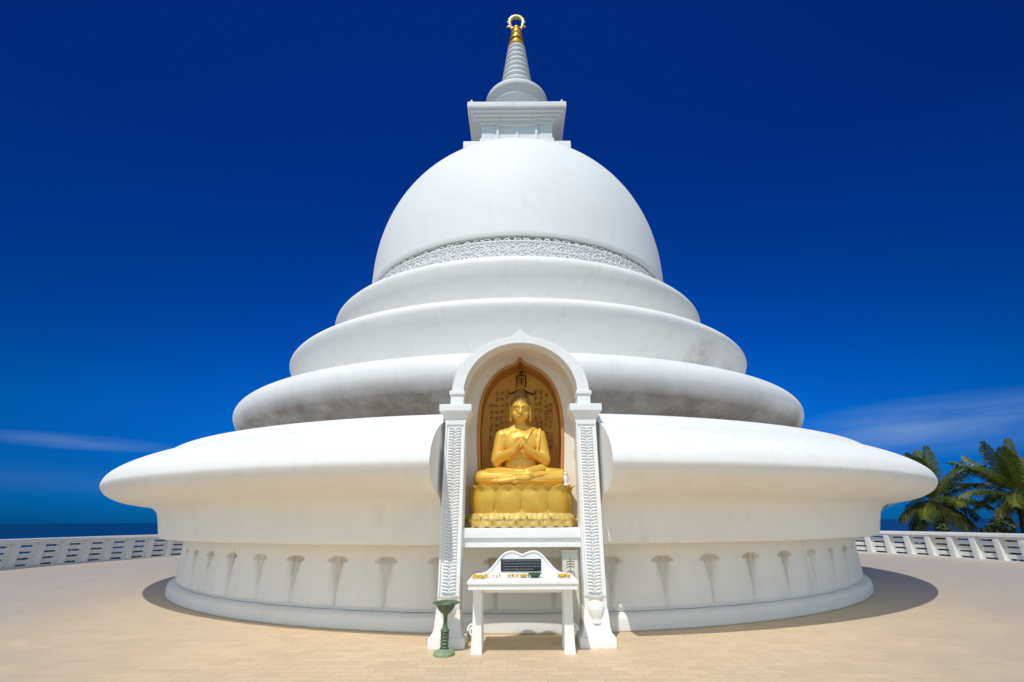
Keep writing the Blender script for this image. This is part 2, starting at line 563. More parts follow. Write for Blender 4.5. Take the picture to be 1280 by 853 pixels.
inner = full(arch_half(.906, 1.5, 3.40, .94))
outer = full(arch_half(1.085, 1.5, 3.40, 1.10))
n = len(inner)
def arch_solid(inner, outer, y0, y1):
    mb = MB()
    n = len(inner)
    v = [(x, y0, z) for x, z in inner] + [(x, y0, z) for x, z in outer] + [(x, y1, z) for x, z in inner] + [(x, y1, z) for x, z in outer]
    f = []
    for i in range(n-1):
        f += [(i, i+1, n+i+1, n+i), (2*n+i, 3*n+i, 3*n+i+1, 2*n+i+1), (i, 2*n+i, 2*n+i+1, i+1), (n+i, n+i+1, 3*n+i+1, 3*n+i)]
    for i in (0, n-1):
        f.append((i, n+i, 3*n+i, 2*n+i))
    mb.add(v, f)
    return mb
niche = arch_solid(inner, outer, -10.70, -9.30)
# rear wall round the alcove opening
half_out = [(.66,1.5),(.72,2.2),(.752,2.7),(.762,3.0),(.755,3.25),(.725,3.5),(.66,3.72),(.56,3.90),(.43,4.04),(.29,4.13),(.16,4.185),(.075,4.225),(.03,4.27),(0.0,4.32)]
ho = [half_out[0]] + catmull(half_out[1:-3], 4) + half_out[-3:]
opening = full([(x*.925, z) for x, z in ho])
YB = -10.20             # rear wall plane (8.2 m from the lens)
YD = -9.72              # back of the alcove
def resample(pts, m):
    d = [0]
    for a, b in zip(pts, pts[1:]): d.append(d[-1] + math.hypot(b[0]-a[0], b[1]-a[1]))
    out = []
    for i in range(m):
        s = d[-1]*i/(m-1)
        k = max(j for j in range(len(d)) if d[j] <= s + 1e-9)
        k = min(k, len(pts)-2)
        t = (s-d[k])/max(d[k+1]-d[k], 1e-9)
        out.append((pts[k][0]+(pts[k+1][0]-pts[k][0])*t, pts[k][1]+(pts[k+1][1]-pts[k][1])*t))
    return out
outw = resample(full(arch_half(.95, 1.5, 3.40, .985)), len(opening))
# pair the tips
m = len(opening)
v = [(x, YB, z) for x, z in opening] + [(x, YB, z) for x, z in outw]
f = [(i, i+1, m+i+1, m+i) for i in range(m-1)]
niche.add(v, f)
niche_o = niche.build('niche', M['cream'], pag, 35)
niche_o.location.x = NX

# alcove: reveal and ochre back panel
al = MB()
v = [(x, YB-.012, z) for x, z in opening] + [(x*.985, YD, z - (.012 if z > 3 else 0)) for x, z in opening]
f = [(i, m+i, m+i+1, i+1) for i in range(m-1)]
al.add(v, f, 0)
# a raised moulding on the rim of the opening
al.tube([(x*1.012, YB-.006, z+.010) for x, z in opening], .028, 8, 0)
# gently hollow back panel
rows = 10
v = []; f = []
cz = 3.0
for r in range(rows+1):
    s = 1 - r/rows
    for x, z in opening:
        v.append((x*.985*s, YD + .10*math.sin((1-s)*PI/2), cz + (z-.012-cz)*s if z > 3 else cz + (z-cz)*s))
for r in range(rows):
    for i in range(m-1):
        f.append((r*m+i, r*m+i+1, (r+1)*m+i+1, (r+1)*m+i))
al.add(v, f, 1)
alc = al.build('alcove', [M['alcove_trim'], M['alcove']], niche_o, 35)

# brush writing on the panel: upright strokes in dark lacquer, first character 'south' with its sweeping second sign
wr = MB()
YW = YD + .0
def stroke(pts, w, y=None):
    y = YW - .02 if y is None else y
    P = [Vector((x, y, z)) for x, z in pts]
    w *= WS
    wr.tube(P, [w*(.75 if i in (0, len(P)-1) else 1) for i in range(len(P))], 6, flat=.6)
WS = 1.55
cx = .02; zc = 4.07
S = 1.0
stroke([(cx-.05, zc+.13), (cx+.05, zc+.135)], .011)
stroke([(cx+.0, zc+.17), (cx+.0, zc+.085)], .013)
stroke([(cx-.11, zc+.03), (cx-.05, zc+.07), (cx+.09, zc+.085)], .012)
stroke([(cx-.075, zc+.06), (cx-.085, zc-.15)], .014)
stroke([(cx+.085, zc+.085), (cx+.09, zc-.02), (cx+.075, zc-.14), (cx+.055, zc-.13)], .012)
stroke([(cx-.035, zc+.04), (cx-.02, zc+.01)], .009); stroke([(cx+.045, zc+.045), (cx+.03, zc+.01)], .009)
stroke([(cx-.045, zc-.01), (cx+.055, zc-.005)], .009); stroke([(cx-.045, zc-.06), (cx+.055, zc-.055)], .009)
stroke([(cx+.005, zc+.01), (cx+.005, zc-.12)], .010)
# second sign with long whisker strokes
z2 = zc-.21
stroke([(cx-.02, z2+.02), (cx-.09, z2-.02), (cx-.20, z2-.065), (cx-.24, z2-.05)], .014)
stroke([(cx+.02, z2+.03), (cx+.10, z2-.03), (cx+.22, z2-.075), (cx+.27, z2-.05)], .014)
stroke([(cx-.11, z2-.07), (cx+.12, z2-.065)], .013)
stroke([(cx-.13, z2-.12), (cx+.14, z2-.115)], .013)
for q in range(4): stroke([(cx-.085+.057*q, z2-.04), (cx-.09+.06*q, z2-.16)], .010)
for q in range(4): stroke([(cx-.12+.08*q, z2-.19), (cx-.13+.085*q, z2-.24)], .013)
z3 = z2-.27
stroke([(cx-.10, z3+.02), (cx+.11, z3+.03)], .012); stroke([(cx-.15, z3-.05), (cx+.16, z3-.04)], .013)
for q in range(3): stroke([(cx-.08+.08*q, z3+.06), (cx-.09+.09*q, z3-.10)], .011)
rs = random.Random(11)
WS = 1.25
wr.build('brush_writing', M['ink'], niche_o, 60)
# columns of small worn characters / figures either side of the head
wr = MB()
for colx in (-.52, -.43, -.33, -.245, .29, .375, .47, .55):
    wr = MB()
    z = 3.86 - .07*abs(colx) + rs.uniform(-.03, .03)
    while z > 2.75:
        if abs(colx) > .5 and z > 3.72: z -= .1; continue
        wd = .032
        for q in range(rs.randint(3, 5)):
            if rs.random() < .55:
                zz = z - rs.uniform(0, .075); xx = rs.uniform(-.008, .008)
                stroke([(colx-wd+xx, zz), (colx+wd+xx, zz+rs.uniform(-.01, .015))], rs.uniform(.006, .011))
            else:
                xx = colx + rs.uniform(-wd, wd)
                stroke([(xx, z), (xx+rs.uniform(-.02, .02), z-rs.uniform(.05, .085))], rs.uniform(.006, .011))
        z -= rs.uniform(.095, .13)
    wr.build('column_lettering', M['relief'], niche_o, 60)

# front arch band with impost blocks and ogee tip
ai = full(arch_half(.905, 3.50, 3.52, .83))
ao = full(arch_half(1.09, 3.50, 3.52, .95, tip=.135))
ar = arch_solid(ai, ao, XF-.03, -10.70)
for s in (-1, 1):
    x0, x1 = sorted((s*.885, s*1.125))
    ar.box(x0, x1, XF-.055, -10.66, 3.475, 3.535, bev=.008)
    x0, x1 = sorted((s*.90, s*1.105))
    ar.box(x0, x1, XF-.03, -10.67, 3.31, 3.474, bev=.006)
ar.build('arch', M['white_fine'], niche_o, 35)

# shelf under the statue
sh = MB()
sh.box(-.87, .87, -10.86, -9.35, 1.36, 1.5, bev=.012)
sh.box(-.87, .87, -10.82, -9.35, 1.235, 1.358, bev=.01)
sh.build('shelf', M['white_fine'], niche_o, 30)

# carved pillars
def pillar(s):
    mb = MB()
    c = s*1.015
    hw = .155
    yb = -10.585
    def bx(w, z0, z1, dy=0.0, bev=.008): mb.box(c-w, c+w, XF-dy, yb, z0, z1, bev=bev)
    bx(.245, 0.0, .13, .07, .012)
    # flared foot
    v = []
    prof = [(.215,.06,.132),(.195,.045,.17),(.178,.025,.24),(.172,.012,.34),(.163,.004,.46)]
    for w, dy, z in prof: v += [(c-w, XF-dy, z), (c+w, XF-dy, z), (c+w, yb, z), (c-w, yb, z)]
    f = []
    for i in range(len(prof)-1):
        for q in range(4):
            r = (q+1) % 4
            f.append((i*4+q, i*4+r, i*4+4+r, i*4+4+q))
    f.append((0,1,2,3)); n4 = 4*(len(prof)-1); f.append((n4, n4+1, n4+2, n4+3))
    mb.add(v, f)
    bx(hw, .461, 3.05, 0, .01)
    # raised margins
    for e in (-1, 1):
        x0, x1 = sorted((c+e*(hw-.004), c+e*(hw-.028)))
        mb.box(x0, x1, XF-.022, XF+.02, .62, 3.0)
    mb.box(c-hw+.004, c+hw-.004, XF-.02, XF+.02, 3.0, 3.03)
    # two columns of stacked scale relief
    z = .66
    k = 0
    while z < 2.97:
        for e in (-1, 1):
            cx0 = c + e*.050
            pts = []
            for q in range(7):
                a = PI*q/6
                pts.append((cx0 - .042*math.cos(a), XF - .006 - .010*math.sin(a), z + .016*math.sin(a) - .008*math.cos(a)*e))
            mb.tube(pts, [.007,.011,.014,.015,.014,.011,.007], 6)
        if k % 2 == 0: mb.ell((c, XF-.008, z+.02), (.014,.018,.017), sub=1)
        z += .043; k += 1
    # vase from which the carving rises
    vs = catmull([(.055,.28),(.075,.295),(.06,.33),(.095,.40),(.115,.47),(.10,.53),(.07,.56),(.075,.585),(.11,.61),(.12,.63)], 4)
    half = MB().lathe([(r, zz) for r, zz in vs], 24)
    mb.add([(c+x, XF-.005+y*.55 if y < 0 else XF+.02, zz) for x, y, zz in half.v], half.f)
    # capital
    bx(.165, 3.03, 3.075, .015)
    v = []; prof = [(.168,.018,3.076),(.18,.03,3.11),(.205,.055,3.16),(.235,.085,3.20)]
    for w, dy, zz in prof: v += [(c-w, XF-dy, zz), (c+w, XF-dy, zz), (c+w, yb, zz), (c-w, yb, zz)]
    f = [(i*4+q, i*4+(q+1) % 4, i*4+4+(q+1) % 4, i*4+4+q) for i in range(3) for q in range(4)] + [(0,1,2,3),(12,13,14,15)]
    mb.add(v, f)
    bx(.25, 3.201, 3.31, .10, .01)
    o = mb.build('pillar', M['white_fine'], niche_o, 40)
    return o
pillar(-1); pillar(1)

# ------------------------------------------------------------------ golden seated statue
SX, SY, SZ = .035, -10.27, 1.503
st = empty('golden_statue', (SX, SY, SZ), 'golden cross-legged statue with joined hands seated on a lotus throne in the arched niche', 'statue')

def superell(a, hx, hy, p=3.2):
    c, s = math.cos(a), math.sin(a)
    k = (abs(c/hx)**p + abs(s/hy)**p)**(-1/p)
    return Vector((k*c, k*s, 0))
# perimeter table of the plan
def perim(hx, hy, p=3.2, n=720):
    pts = [superell(2*PI*i/n - PI/2, hx, hy, p) for i in range(n+1)]
    d = [0]
    for a, b in zip(pts, pts[1:]): d.append(d[-1] + (b-a).length)
    return pts, d
PT, PD = perim(.80, .51, 2.9)
def plan(s):           # s in 0..1 round the plan, starting at the front centre
    s = (s % 1.0)*PD[-1]
    k = min(np.searchsorted(PD, s, side='right')-1, len(PT)-2)
    t = (s-PD[k])/(PD[k+1]-PD[k])
    p = PT[k].lerp(PT[k+1], t)
    d = (PT[k+1]-PT[k]).normalized()
    return p, Vector((d.y, -d.x, 0))

# core of the throne
core = MB()
zs = [(.97,.19),(.95,.24),(.93,.40),(.93,.55),(.93,.598),(.9,.605)]
v = []; NPL = 96
for k, z in zs:
    for i in range(NPL):
        p, nn = plan(i/NPL)
        v.append((p.x*k, p.y*k, z))
f = [(q*NPL+i, q*NPL+(i+1) % NPL, (q+1)*NPL+(i+1) % NPL, (q+1)*NPL+i) for q in range(len(zs)-1) for i in range(NPL)]
f.append(tuple(range((len(zs)-1)*NPL, len(zs)*NPL)))
core.add(v, f)
def lotus_petal(mb, sc0, wid, z0, z1, off, bulge, flare, nu=13, nv=14, lip=.05, pointy=.5):
    v = []
    for q in range(nv+1):
        t = q/nv
        w = wid*(.86 + .14*math.sin(PI*min(t*1.1, 1)))*(1 if t < .60 else math.sqrt(max(0.0, 1-((t-.60)/.40)**2.2)))
        w = max(w, wid*.02)
        for i in range(nu):
            u = -1 + 2*i/(nu-1)
            p, nn = plan(sc0 + u*w/PD[-1])
            out = off + bulge*math.sin(PI*min(1, t*.95+.05))*(1-.55*u*u) + flare*max(0, (t-.72)/.28)**2*(1-.3*u*u)
            z = z0 + (z1-z0)*t - lip*max(0, (t-.86)/.14)**2*.5
            v.append(p + nn*out + Vector((0, 0, z)))
    # thickness: inner copy
    nvv = len(v)
    v2 = []
    for k, p in enumerate(v):
        q, i = divmod(k, nu)
        t = q/nv; u = -1 + 2*i/(nu-1)
        pp, nn = plan(sc0 + u*wid*.9/PD[-1])
        v2.append(p - nn*.022)
    f = []
    for q in range(nv):
        for i in range(nu-1):
            a = q*nu+i
            f.append((a, a+1, a+nu+1, a+nu))
            f.append((nvv+a, nvv+a+nu, nvv+a+nu+1, nvv+a+1))
    for q in range(nv):
        for i in (0, nu-1):
            a = q*nu+i
            f.append((a, a+nu, nvv+a+nu, nvv+a))
    for i in range(nu-1):
        a = nv*nu+i
        f.append((a, a+1, nvv+a+1, nvv+a))
    mb.add(v+v2, f)
NB = 11
for i in range(NB):
    lotus_petal(core, i/NB, PD[-1]/NB*.40, .22, .63, -.04, .03, .10, lip=.02)
for i in range(NB):
    lotus_petal(core, (i+.5)/NB, PD[-1]/NB*.485, .19, .63, -.03, .060, .12, lip=.03)
throne = core.build('lotus_throne', M['gold_base'], st, 60)
# lower skirt of turned-down petals
low = MB()
NL = 26; rowsL = 12; per = 12
v = []; tot = NL*per
for i in range(tot):
    u = (i % per)/per
    bump_ = math.sin(PI*u)
    p, nn = plan(i/tot)
    for q in range(rowsL+1):
        t = q/rowsL
        out = .02 + .055*t**1.2 + .030*bump_*math.sin(PI*min(t*1.15, 1))
        if t > .9: out -= .01
        # overlapping upper row
        if t < .48: out += .022*math.sin(PI*((u+.5) % 1.0))
        z = .20 - .20*t + (.018*(1-bump_) if t > .85 else 0)
        z = max(z, .0)
        v.append(p*.97 + nn*out + Vector((0, 0, z)))
k = rowsL+1
f = [(i*k+q, ((i+1) % tot)*k+q, ((i+1) % tot)*k+q+1, i*k+q+1) for i in range(tot) for q in range(rowsL)]
f.append(tuple(i*k for i in range(tot)))
low.add(v, f)
for i in range(NL):       # small raised knobs on the skirt
    p, nn = plan((i+.5)/NL)
    low.ell(p*.985 + nn*.085 + Vector((0, 0, .10 if i % 2 else .15)), (.022,.022,.018), sub=1)
low.build('throne_skirt', M['gold_low'], st, 50)

# the figure: one continuous surface
bd = MB()
ZB = .60                  # top of throne
def P(x, y, z): return Vector((x, y, ZB+z))
def cap(a, b, r0, r1): bd.capsule(P(*a), P(*b), r0, r1)
def ell(c, r, rot=None): bd.ell(P(*c), r, rot)
# hips, trunk
ell((0,.08,.17), (.36,.26,.19)); ell((0,.04,.36), (.265,.20,.25)); ell((0,.035,.56), (.275,.195,.24))
ell((0,.04,.73), (.33,.20,.23)); cap((-.24,.06,.845), (.24,.06,.845), .125, .125)
ell((0,-.040,.70), (.28,.125,.21))
cap((-.20,.06,.87), (-.05,.05,.97), .10, .085); cap((.20,.06,.87), (.05,.05,.97), .10, .085)
cap((0,.05,.90), (0,.02,1.12), .105, .092)
for z in (.985, 1.025): bd.lathe([(.088, -.012), (.104, 0), (.088, .012)], 24, 0, .035, ZB+z, loop=True)
# head (built level, then bowed a little towards the viewer)
HZ = .02
body_bd = bd; bd = MB()
ell((0,.015,1.285+HZ), (.160,.185,.205)); ell((0,-.045,1.185+HZ), (.128,.135,.125)); ell((0,-.10,1.115+HZ), (.062,.06,.045))
ell((-.085,-.10,1.20+HZ), (.055,.055,.07)); ell((.085,-.10,1.20+HZ), (.055,.055,.07))
bd.tube([P(0,-.158,1.335+HZ), P(0,-.178,1.29+HZ), P(0,-.205,1.245+HZ), P(0,-.19,1.225+HZ)], [.014,.019,.026,.018], 8)
ell((-.026,-.178,1.232+HZ), (.018,.02,.014)); ell((.026,-.178,1.232+HZ), (.018,.02,.014))
for s in (-1, 1):
    bd.tube([P(s*.018,-.172,1.345+HZ), P(s*.06,-.168,1.362+HZ), P(s*.11,-.132,1.345+HZ), P(s*.135,-.095,1.325+HZ)], [.010,.012,.011,.006], 6)
    bd.tube([P(s*.03,-.167,1.290+HZ), P(s*.07,-.172,1.283+HZ), P(s*.108,-.142,1.292+HZ)], [.0045,.006,.004], 6)
    # long ears
    ell((s*.163,.02,1.27+HZ), (.024,.045,.075)); ell((s*.168,.005,1.165+HZ), (.022,.030,.085)); ell((s*.166,.0,1.10+HZ), (.024,.028,.032))
bd.tube([P(-.052,-.165,1.180+HZ), P(-.022,-.184,1.187+HZ), P(0,-.186,1.183+HZ), P(.022,-.184,1.187+HZ), P(.052,-.165,1.180+HZ)], [.006,.012,.011,.012,.006], 8)
bd.tube([P(-.040,-.165,1.166+HZ), P(0,-.182,1.158+HZ), P(.040,-.165,1.166+HZ)], [.007,.014,.007], 8)
TILT = Matrix.Translation(P(0,.05,1.10)) @ Matrix.Rotation(R(17), 4, 'X') @ Matrix.Translation(-P(0,.05,1.10))
body_bd.add([TILT @ Vector(p) for p in bd.v], bd.f); bd = body_bd
# robe edge over the left shoulder, soft ridges that melt into the body
for pts in ([(.235,.03,.97),(.17,-.085,.89),(.09,-.150,.74),(-.06,-.158,.56),(-.20,-.125,.42)], [(.33,.01,.95),(.315,-.06,.82),(.285,-.09,.64),(.26,-.10,.46)]):
    bd.tube([P(*p) for p in catmull(pts, 5)], .022, 8)
# arms
for s in (-1, 1):
    cap((s*.315,.06,.83), (s*.395,.02,.45), .118, .098)
    cap((s*.395,.02,.44), (s*.115,-.245,.555), .098, .058)
    cap((s*.395,.02,.44), (s*.39,.03,.42), .10, .10)
    # hand: palm, four fingers, thumb (the tips of thumb and index meet in front of the breast)
    w = Vector((s*.105,-.255,.565))
    pc = Vector((s*.060,-.285,.635))
    bd.capsule(P(*w), P(*pc), .052, .052)
    bd.ell(P(*(w.lerp(pc, .75))), (.045,.035,.068), Matrix.Rotation(-s*R(25), 4, 'Y'))
    for q in range(4):
        b0 = Vector((s*(.098-.012*q), -.262-.022*q, .675+.005*(q % 2)))
        Lf = (.095,.115,.120,.10)[q]
        d1 = Vector((-s*.22, -.10-.05*q, 1)).normalized(); d2 = Vector((-s*.75, -.22-.16*q, .55)).normalized(); d3 = Vector((-s*.95, -.2, -.05)).normalized()
        p1 = b0 + d1*Lf*.5; p2 = p1 + d2*Lf*.38; p3 = p2 + d3*Lf*.3
        bd.tube([P(*(b0-d1*.03)), P(*b0), P(*p1), P(*p2), P(*p3)], [.020,.019,.0175,.016,.012], 8)
    t0 = Vector((s*.055,-.315,.60)); t1 = Vector((s*.030,-.345,.645)); t2_ = Vector((s*.018,-.348,.69))
    bd.tube([P(*t0), P(*t1), P(*t2_)], [.024,.020,.014], 8)
# crossed legs
cap((-.16,.06,.16), (-.62,-.13,.135), .19, .145); cap((.16,.06,.16), (.62,-.13,.135), .19, .145)
cap((-.60,-.17,.13), (.12,-.36,.13), .135, .10)          # far shin under
cap((.61,-.18,.13), (-.10,-.43,.075), .135, .085)          # near shin in front, sloping down to the middle
cap((-.10,-.43,.075), (-.34,-.41,.06), .080, .055)
cap((.10,-.355,.20), (.33,-.20,.285), .075, .06)         # foot resting on the thigh
for q in range(5): bd.capsule(P(.33+.012*q, -.245+.028*q, .285-.004*q), P(.395-.004*q, -.235+.022*q, .29-.006*q), .021-.002*q, .015-.001*q)
ell((0,-.10,.07), (.62,.36,.085))
body = bd.build('body', M['gold'], st)
modified(body, [('REMESH', dict(mode='VOXEL', voxel_size=.0085)), ('SMOOTH', dict(factor=.5, iterations=3))], 180)
body.data.materials.clear(); body.data.materials.append(M['gold'])

# robe folds: over the left shoulder and across the lap
rb = MB()
def fold(pts, r): rb.tube([P(*p) for p in catmull(pts, 6)], r, 8, flat=.6)
fold([(-.70,-.21,.20),(-.45,-.318,.225),(-.10,-.425,.205),(.14,-.462,.17),(.34,-.41,.19)], .006)
fold([(.70,-.24,.205),(.42,-.352,.185),(.10,-.483,.125),(-.16,-.513,.08),(-.36,-.465,.055)], .006)
# hanging hem of the robe fanning out under the shins
hem = []
rb.build('robe', M['gold'], st, 60)

# curled hair with top-knot
hr = MB()
rs = random.Random(4)
hr.ell(P(0,.035,1.345+HZ), (.158,.170,.165)); hr.ell(P(0,.055,1.50+HZ), (.085,.085,.085))
def curls(c, r, zmin, n, yfront):
    ga = PI*(3-math.sqrt(5))
    for i in range(n):
        z = 1-2*(i+.5)/n
        rad = math.sqrt(1-z*z); a = ga*i
        x, y = rad*math.cos(a), rad*math.sin(a)
        if z < zmin(y): continue
        hr.ell(P(c[0]+x*r[0], c[1]+y*r[1], c[2]+z*r[2]), (.017,.017,.017), sub=1)
curls((0,.035,1.345+HZ), (.158,.172,.167), lambda y: (.28 if y < -.3 else -.55), 260, 0)
curls((0,.055,1.50+HZ), (.086,.086,.086), lambda y: -.1, 70, 0)
hr.ell(P(0,.05,1.60+HZ), (.025,.025,.03))
hr.v = [tuple(TILT @ Vector(p)) for p in hr.v]
hr.build('hair', M['hair'], st, 60)

# small white figurine on the right corner of the throne
fg = MB().lathe(catmull([(.001,0),(.035,0),(.035,.02),(.022,.03),(.030,.07),(.034,.11),(.022,.145),(.012,.155)], 4), 18)
figo = empty('small_figurine', (SX+.70, SY-.32, SZ+.606), 'small white porcelain figurine at the corner of the golden lotus throne', 'figurine')
fg.build('figurine_body', M['white_fine'], figo, 60)
MB().ell((0,0,.178), (.022,.022,.026), sub=2).build('figurine_head', M['white_fine'], figo, 60)

# ------------------------------------------------------------------ altar table
TX = .045
tb = empty('altar_table', (TX, -11.2, 0), 'white altar table with curved backboard and black plaque below the golden statue', 'table')
YT0, YT1 = -.37, .40     # local depth of the top
ZT = .87
t = MB(); t.box(-.715, .715, YT0, YT1, ZT-.035, ZT, bev=.008); t.box(-.70, .70, YT0+.02, YT1-.02, ZT-.10, ZT-.036, bev=.006)
t.build('table_top', M['white_fine'], tb, 30)
# backboard: double-humped cloud outline, with thickness and raised rim
oh = catmull([(.70,0.0),(.66,.012),(.58,.020),(.50,.045),(.42,.11),(.34,.20),(.26,.275),(.19,.305),(.12,.305),(.06,.285),(0,.262)], 5)
outl = full(oh)
n = len(outl)
def plate(outl, z0, y0, y1, base=0.0):
    mb = MB(); n = len(outl)
    v = [(x, y0, z0+z) for x, z in outl] + [(x, y0, z0+base) for x, z in outl] + [(x, y1, z0+z) for x, z in outl] + [(x, y1, z0+base) for x, z in outl]
    f = []
    for i in range(n-1):
        f += [(i, i+1, n+i+1, n+i), (2*n+i, 3*n+i, 3*n+i+1, 2*n+i+1), (i, 2*n+i, 2*n+i+1, i+1), (n+i, n+i+1, 3*n+i+1, 3*n+i)]
    mb.add(v, f); return mb
YBK = YT1-.10
bk = plate([(x, z+.012) for x, z in outl], ZT, YBK, YBK+.05)
bk.tube([(x, YBK-.004, ZT+z+.004) for x, z in outl], .014, 8)
bko = bk.build('backboard', M['white_fine'], tb, 40)
pq = MB(); pq.box(-.305, .265, YBK-.016, YBK+.001, ZT+.055, ZT+.215, bev=.004)
pqo = pq.build('plaque', M['plaque'], tb, 30)
tx = MB(); rs = random.Random(21)
for row in range(4):
    tx = MB()
    x = -.275 + rs.uniform(0, .015); zz = ZT+.192-.036*row
    xe = .24 - (rs.uniform(.0, .10) if row == 3 else 0)
    while x < xe:
        w = rs.uniform(.008, .018)
        kind = rs.random()
        if kind < .6: tx.tube([(x, YBK-.0175, zz-.006), (x+w*.3, YBK-.0175, zz+.005), (x+w*.8, YBK-.0175, zz+.003), (x+w, YBK-.0175, zz-.006)], .0022, 5)
        else: tx.tube([(x, YBK-.0175, zz+.006), (x+w*.5, YBK-.0175, zz-.005), (x+w, YBK-.0175, zz+.004)], .0022, 5)
        x += w + rs.uniform(.004, .014)
    tx.build('line_lettering', M['plaque_text'], pqo)
for x in (-.60, .60):
    for y in (-.02, .30):
        lg = MB()
        prof = [(.062,.05,ZT-.101),(.058,.046,.62),(.056,.045,.42),(.060,.047,.30),(.066,.05,.12),(.072,.055,.0)]
        v = []
        for w, d, z in prof:
            v += [(x-w, y-d, z), (x+w, y-d, z), (x+w, y+d, z), (x-w, y+d, z)]
        f = [(i*4+q, i*4+(q+1) % 4, i*4+4+(q+1) % 4, i*4+4+q) for i in range(len(prof)-1) for q in range(4)] + [(0,1,2,3), tuple(4*(len(prof)-1)+q for q in range(4))]
        lg.add(v, f)
        if y > .1:   # carved scroll on the outer side of the rear legs
            s = 1 if x > 0 else -1
            pts = []
            for q in range(19):
                tt = q/18; a = tt*3.2*PI
                rr_ = .055*(1-tt)+.012
                pts.append((x + s*(.085 + rr_*math.cos(a)), y-.02, .20 + rr_*math.sin(a)*1.3))
            lg.tube(pts, .016, 7)
        lg.build('leg', M['white_fine'], tb, 30)
ap = MB(); ap.box(-.52, .52, -.035, -.01, ZT-.17, ZT-.101); ap.build('apron', M['white_fine'], tb)

# offerings on the table: single yellow flowers
def flower_mesh(name, mat, seed, r=.030):
    rs = random.Random(seed)
    mb = MB()
    for k in range(6):
        a = 2*PI*k/6 + rs.uniform(-.2, .2)
        v = []
        for q in range(5):
            tt = q/4
            w = r*.42*math.sin(PI*min(1, tt*.85+.12))
            rr_ = r*tt*1.15; z = .012 + .022*math.sin(tt*2.2)*(1+rs.uniform(-.2, .2))
            c = Vector((rr_*math.cos(a), rr_*math.sin(a), z)); s_ = Vector((-math.sin(a), math.cos(a), 0))*w
            v += [c-s_, c+s_]
        mb.add(v, [(2*q, 2*q+1, 2*q+3, 2*q+2) for q in range(4)])
    mb.ell((0,0,.016), (r*.32, r*.32, .013), sub=1)
    return mb.mesh(name, mat, 60)
fm = [flower_mesh('offering_flower', M['yellow'], s, r) for s, r in ((1,.036),(2,.043),(3,.032))]
fpale = flower_mesh('offering_flower', M['palegreen'], 5, .028)
rs = random.Random(2)
def put_flower(me, x, y, label, group):
    o = bpy.data.objects.new('offering_flower', me); link(o)
    o.location = (TX+x, -11.2+y, ZT+.001); o.rotation_euler = (rs.uniform(-.15,.15), rs.uniform(-.15,.15), rs.uniform(0, 6))
    tag(o, label, 'flower', group)
for i, (x, y) in enumerate([(-.655,-.10),(-.60,-.02),(-.635,.07),(-.555,.02),(-.53,-.09),(-.58,.12),(-.665,.16),(-.49,.09)]):
    put_flower(fm[i % 3], x, y, 'yellow flower lying loose on the left end of the white altar table', 'yellow flowers on the left end of the altar table')
for i, (x, y) in enumerate([(-.13,.12),(-.075,.10),(-.02,.13),(.035,.10),(.085,.13),(-.18,.09),(.0,.04)]):
    put_flower(fm[(i+1) % 3], x, y, 'yellow flower in the row before the black plaque, beside the green dish', 'yellow flowers in front of the black plaque')
for i, (x, y) in enumerate([(.52,-.02),(.575,.04),(.62,-.05),(.56,.12),(.64,.08),(.60,.17),(.50,.08)]):
    put_flower(fm[(i+1) % 3], x, y, 'yellow flower in the heap at the right end of the white altar table', 'yellow flowers on the right end of the altar table')
for i, (x, y) in enumerate([(-.40,.10),(-.35,.04),(-.31,.12)]):
    put_flower(fpale, x, y, 'pale greenish white flower on the altar table left of the plaque', 'pale flowers on the altar table')
ds = MB().lathe(catmull([(.001,.0),(.045,0),(.05,.008),(.075,.03),(.095,.055)], 4) + catmull([(.090,.054),(.07,.033),(.03,.018),(.001,.016)], 3), 32, TX+.17, -11.2+.06, ZT+.001)
tag(ds.build('offering_dish', M['dishgreen'], None, 50), 'small dark green offering dish on the altar table under the black plaque', 'dish')

# slim cream offertory box standing behind the table by the right pillar
ob = empty('offering_box', (.745, -10.60, 0), 'slim cream box with grey emblem between the altar table and the right pillar', 'box')
b = MB(); b.box(-.115, .115, -.10, .10, 0, 1.15, bev=.008); b.build('box_body', M['boxcream'], ob, 30)
b = MB(); b.box(-.128, .128, -.112, .112, 1.151, 1.195, bev=.006); bl = b.build('box_lid', M['boxcream'], ob, 30)
b = MB(); b.box(-.07, .07, -.02, .02, 1.1952, 1.199); b.build('coin_slot', M['ink'], bl)
em = MB()
yy = -.103
em.tube([(.055*math.cos(a), yy, .86+.055*math.sin(a)) for a in [2*PI*q/16 for q in range(17)]], .006, 5)
em.tube([(.028*math.cos(a), yy, .86+.028*math.sin(a)) for a in [2*PI*q/12 for q in range(13)]], .005, 5)
for q in range(3): em.tube([(-.06, yy, .96+.035*q), (0, yy, .975+.035*q), (.06, yy, .96+.035*q)], .006, 5)
em.tube([(0, yy, .93), (0, yy, 1.09)], .006, 5)
em.build('emblem', M['emblem'], ob)

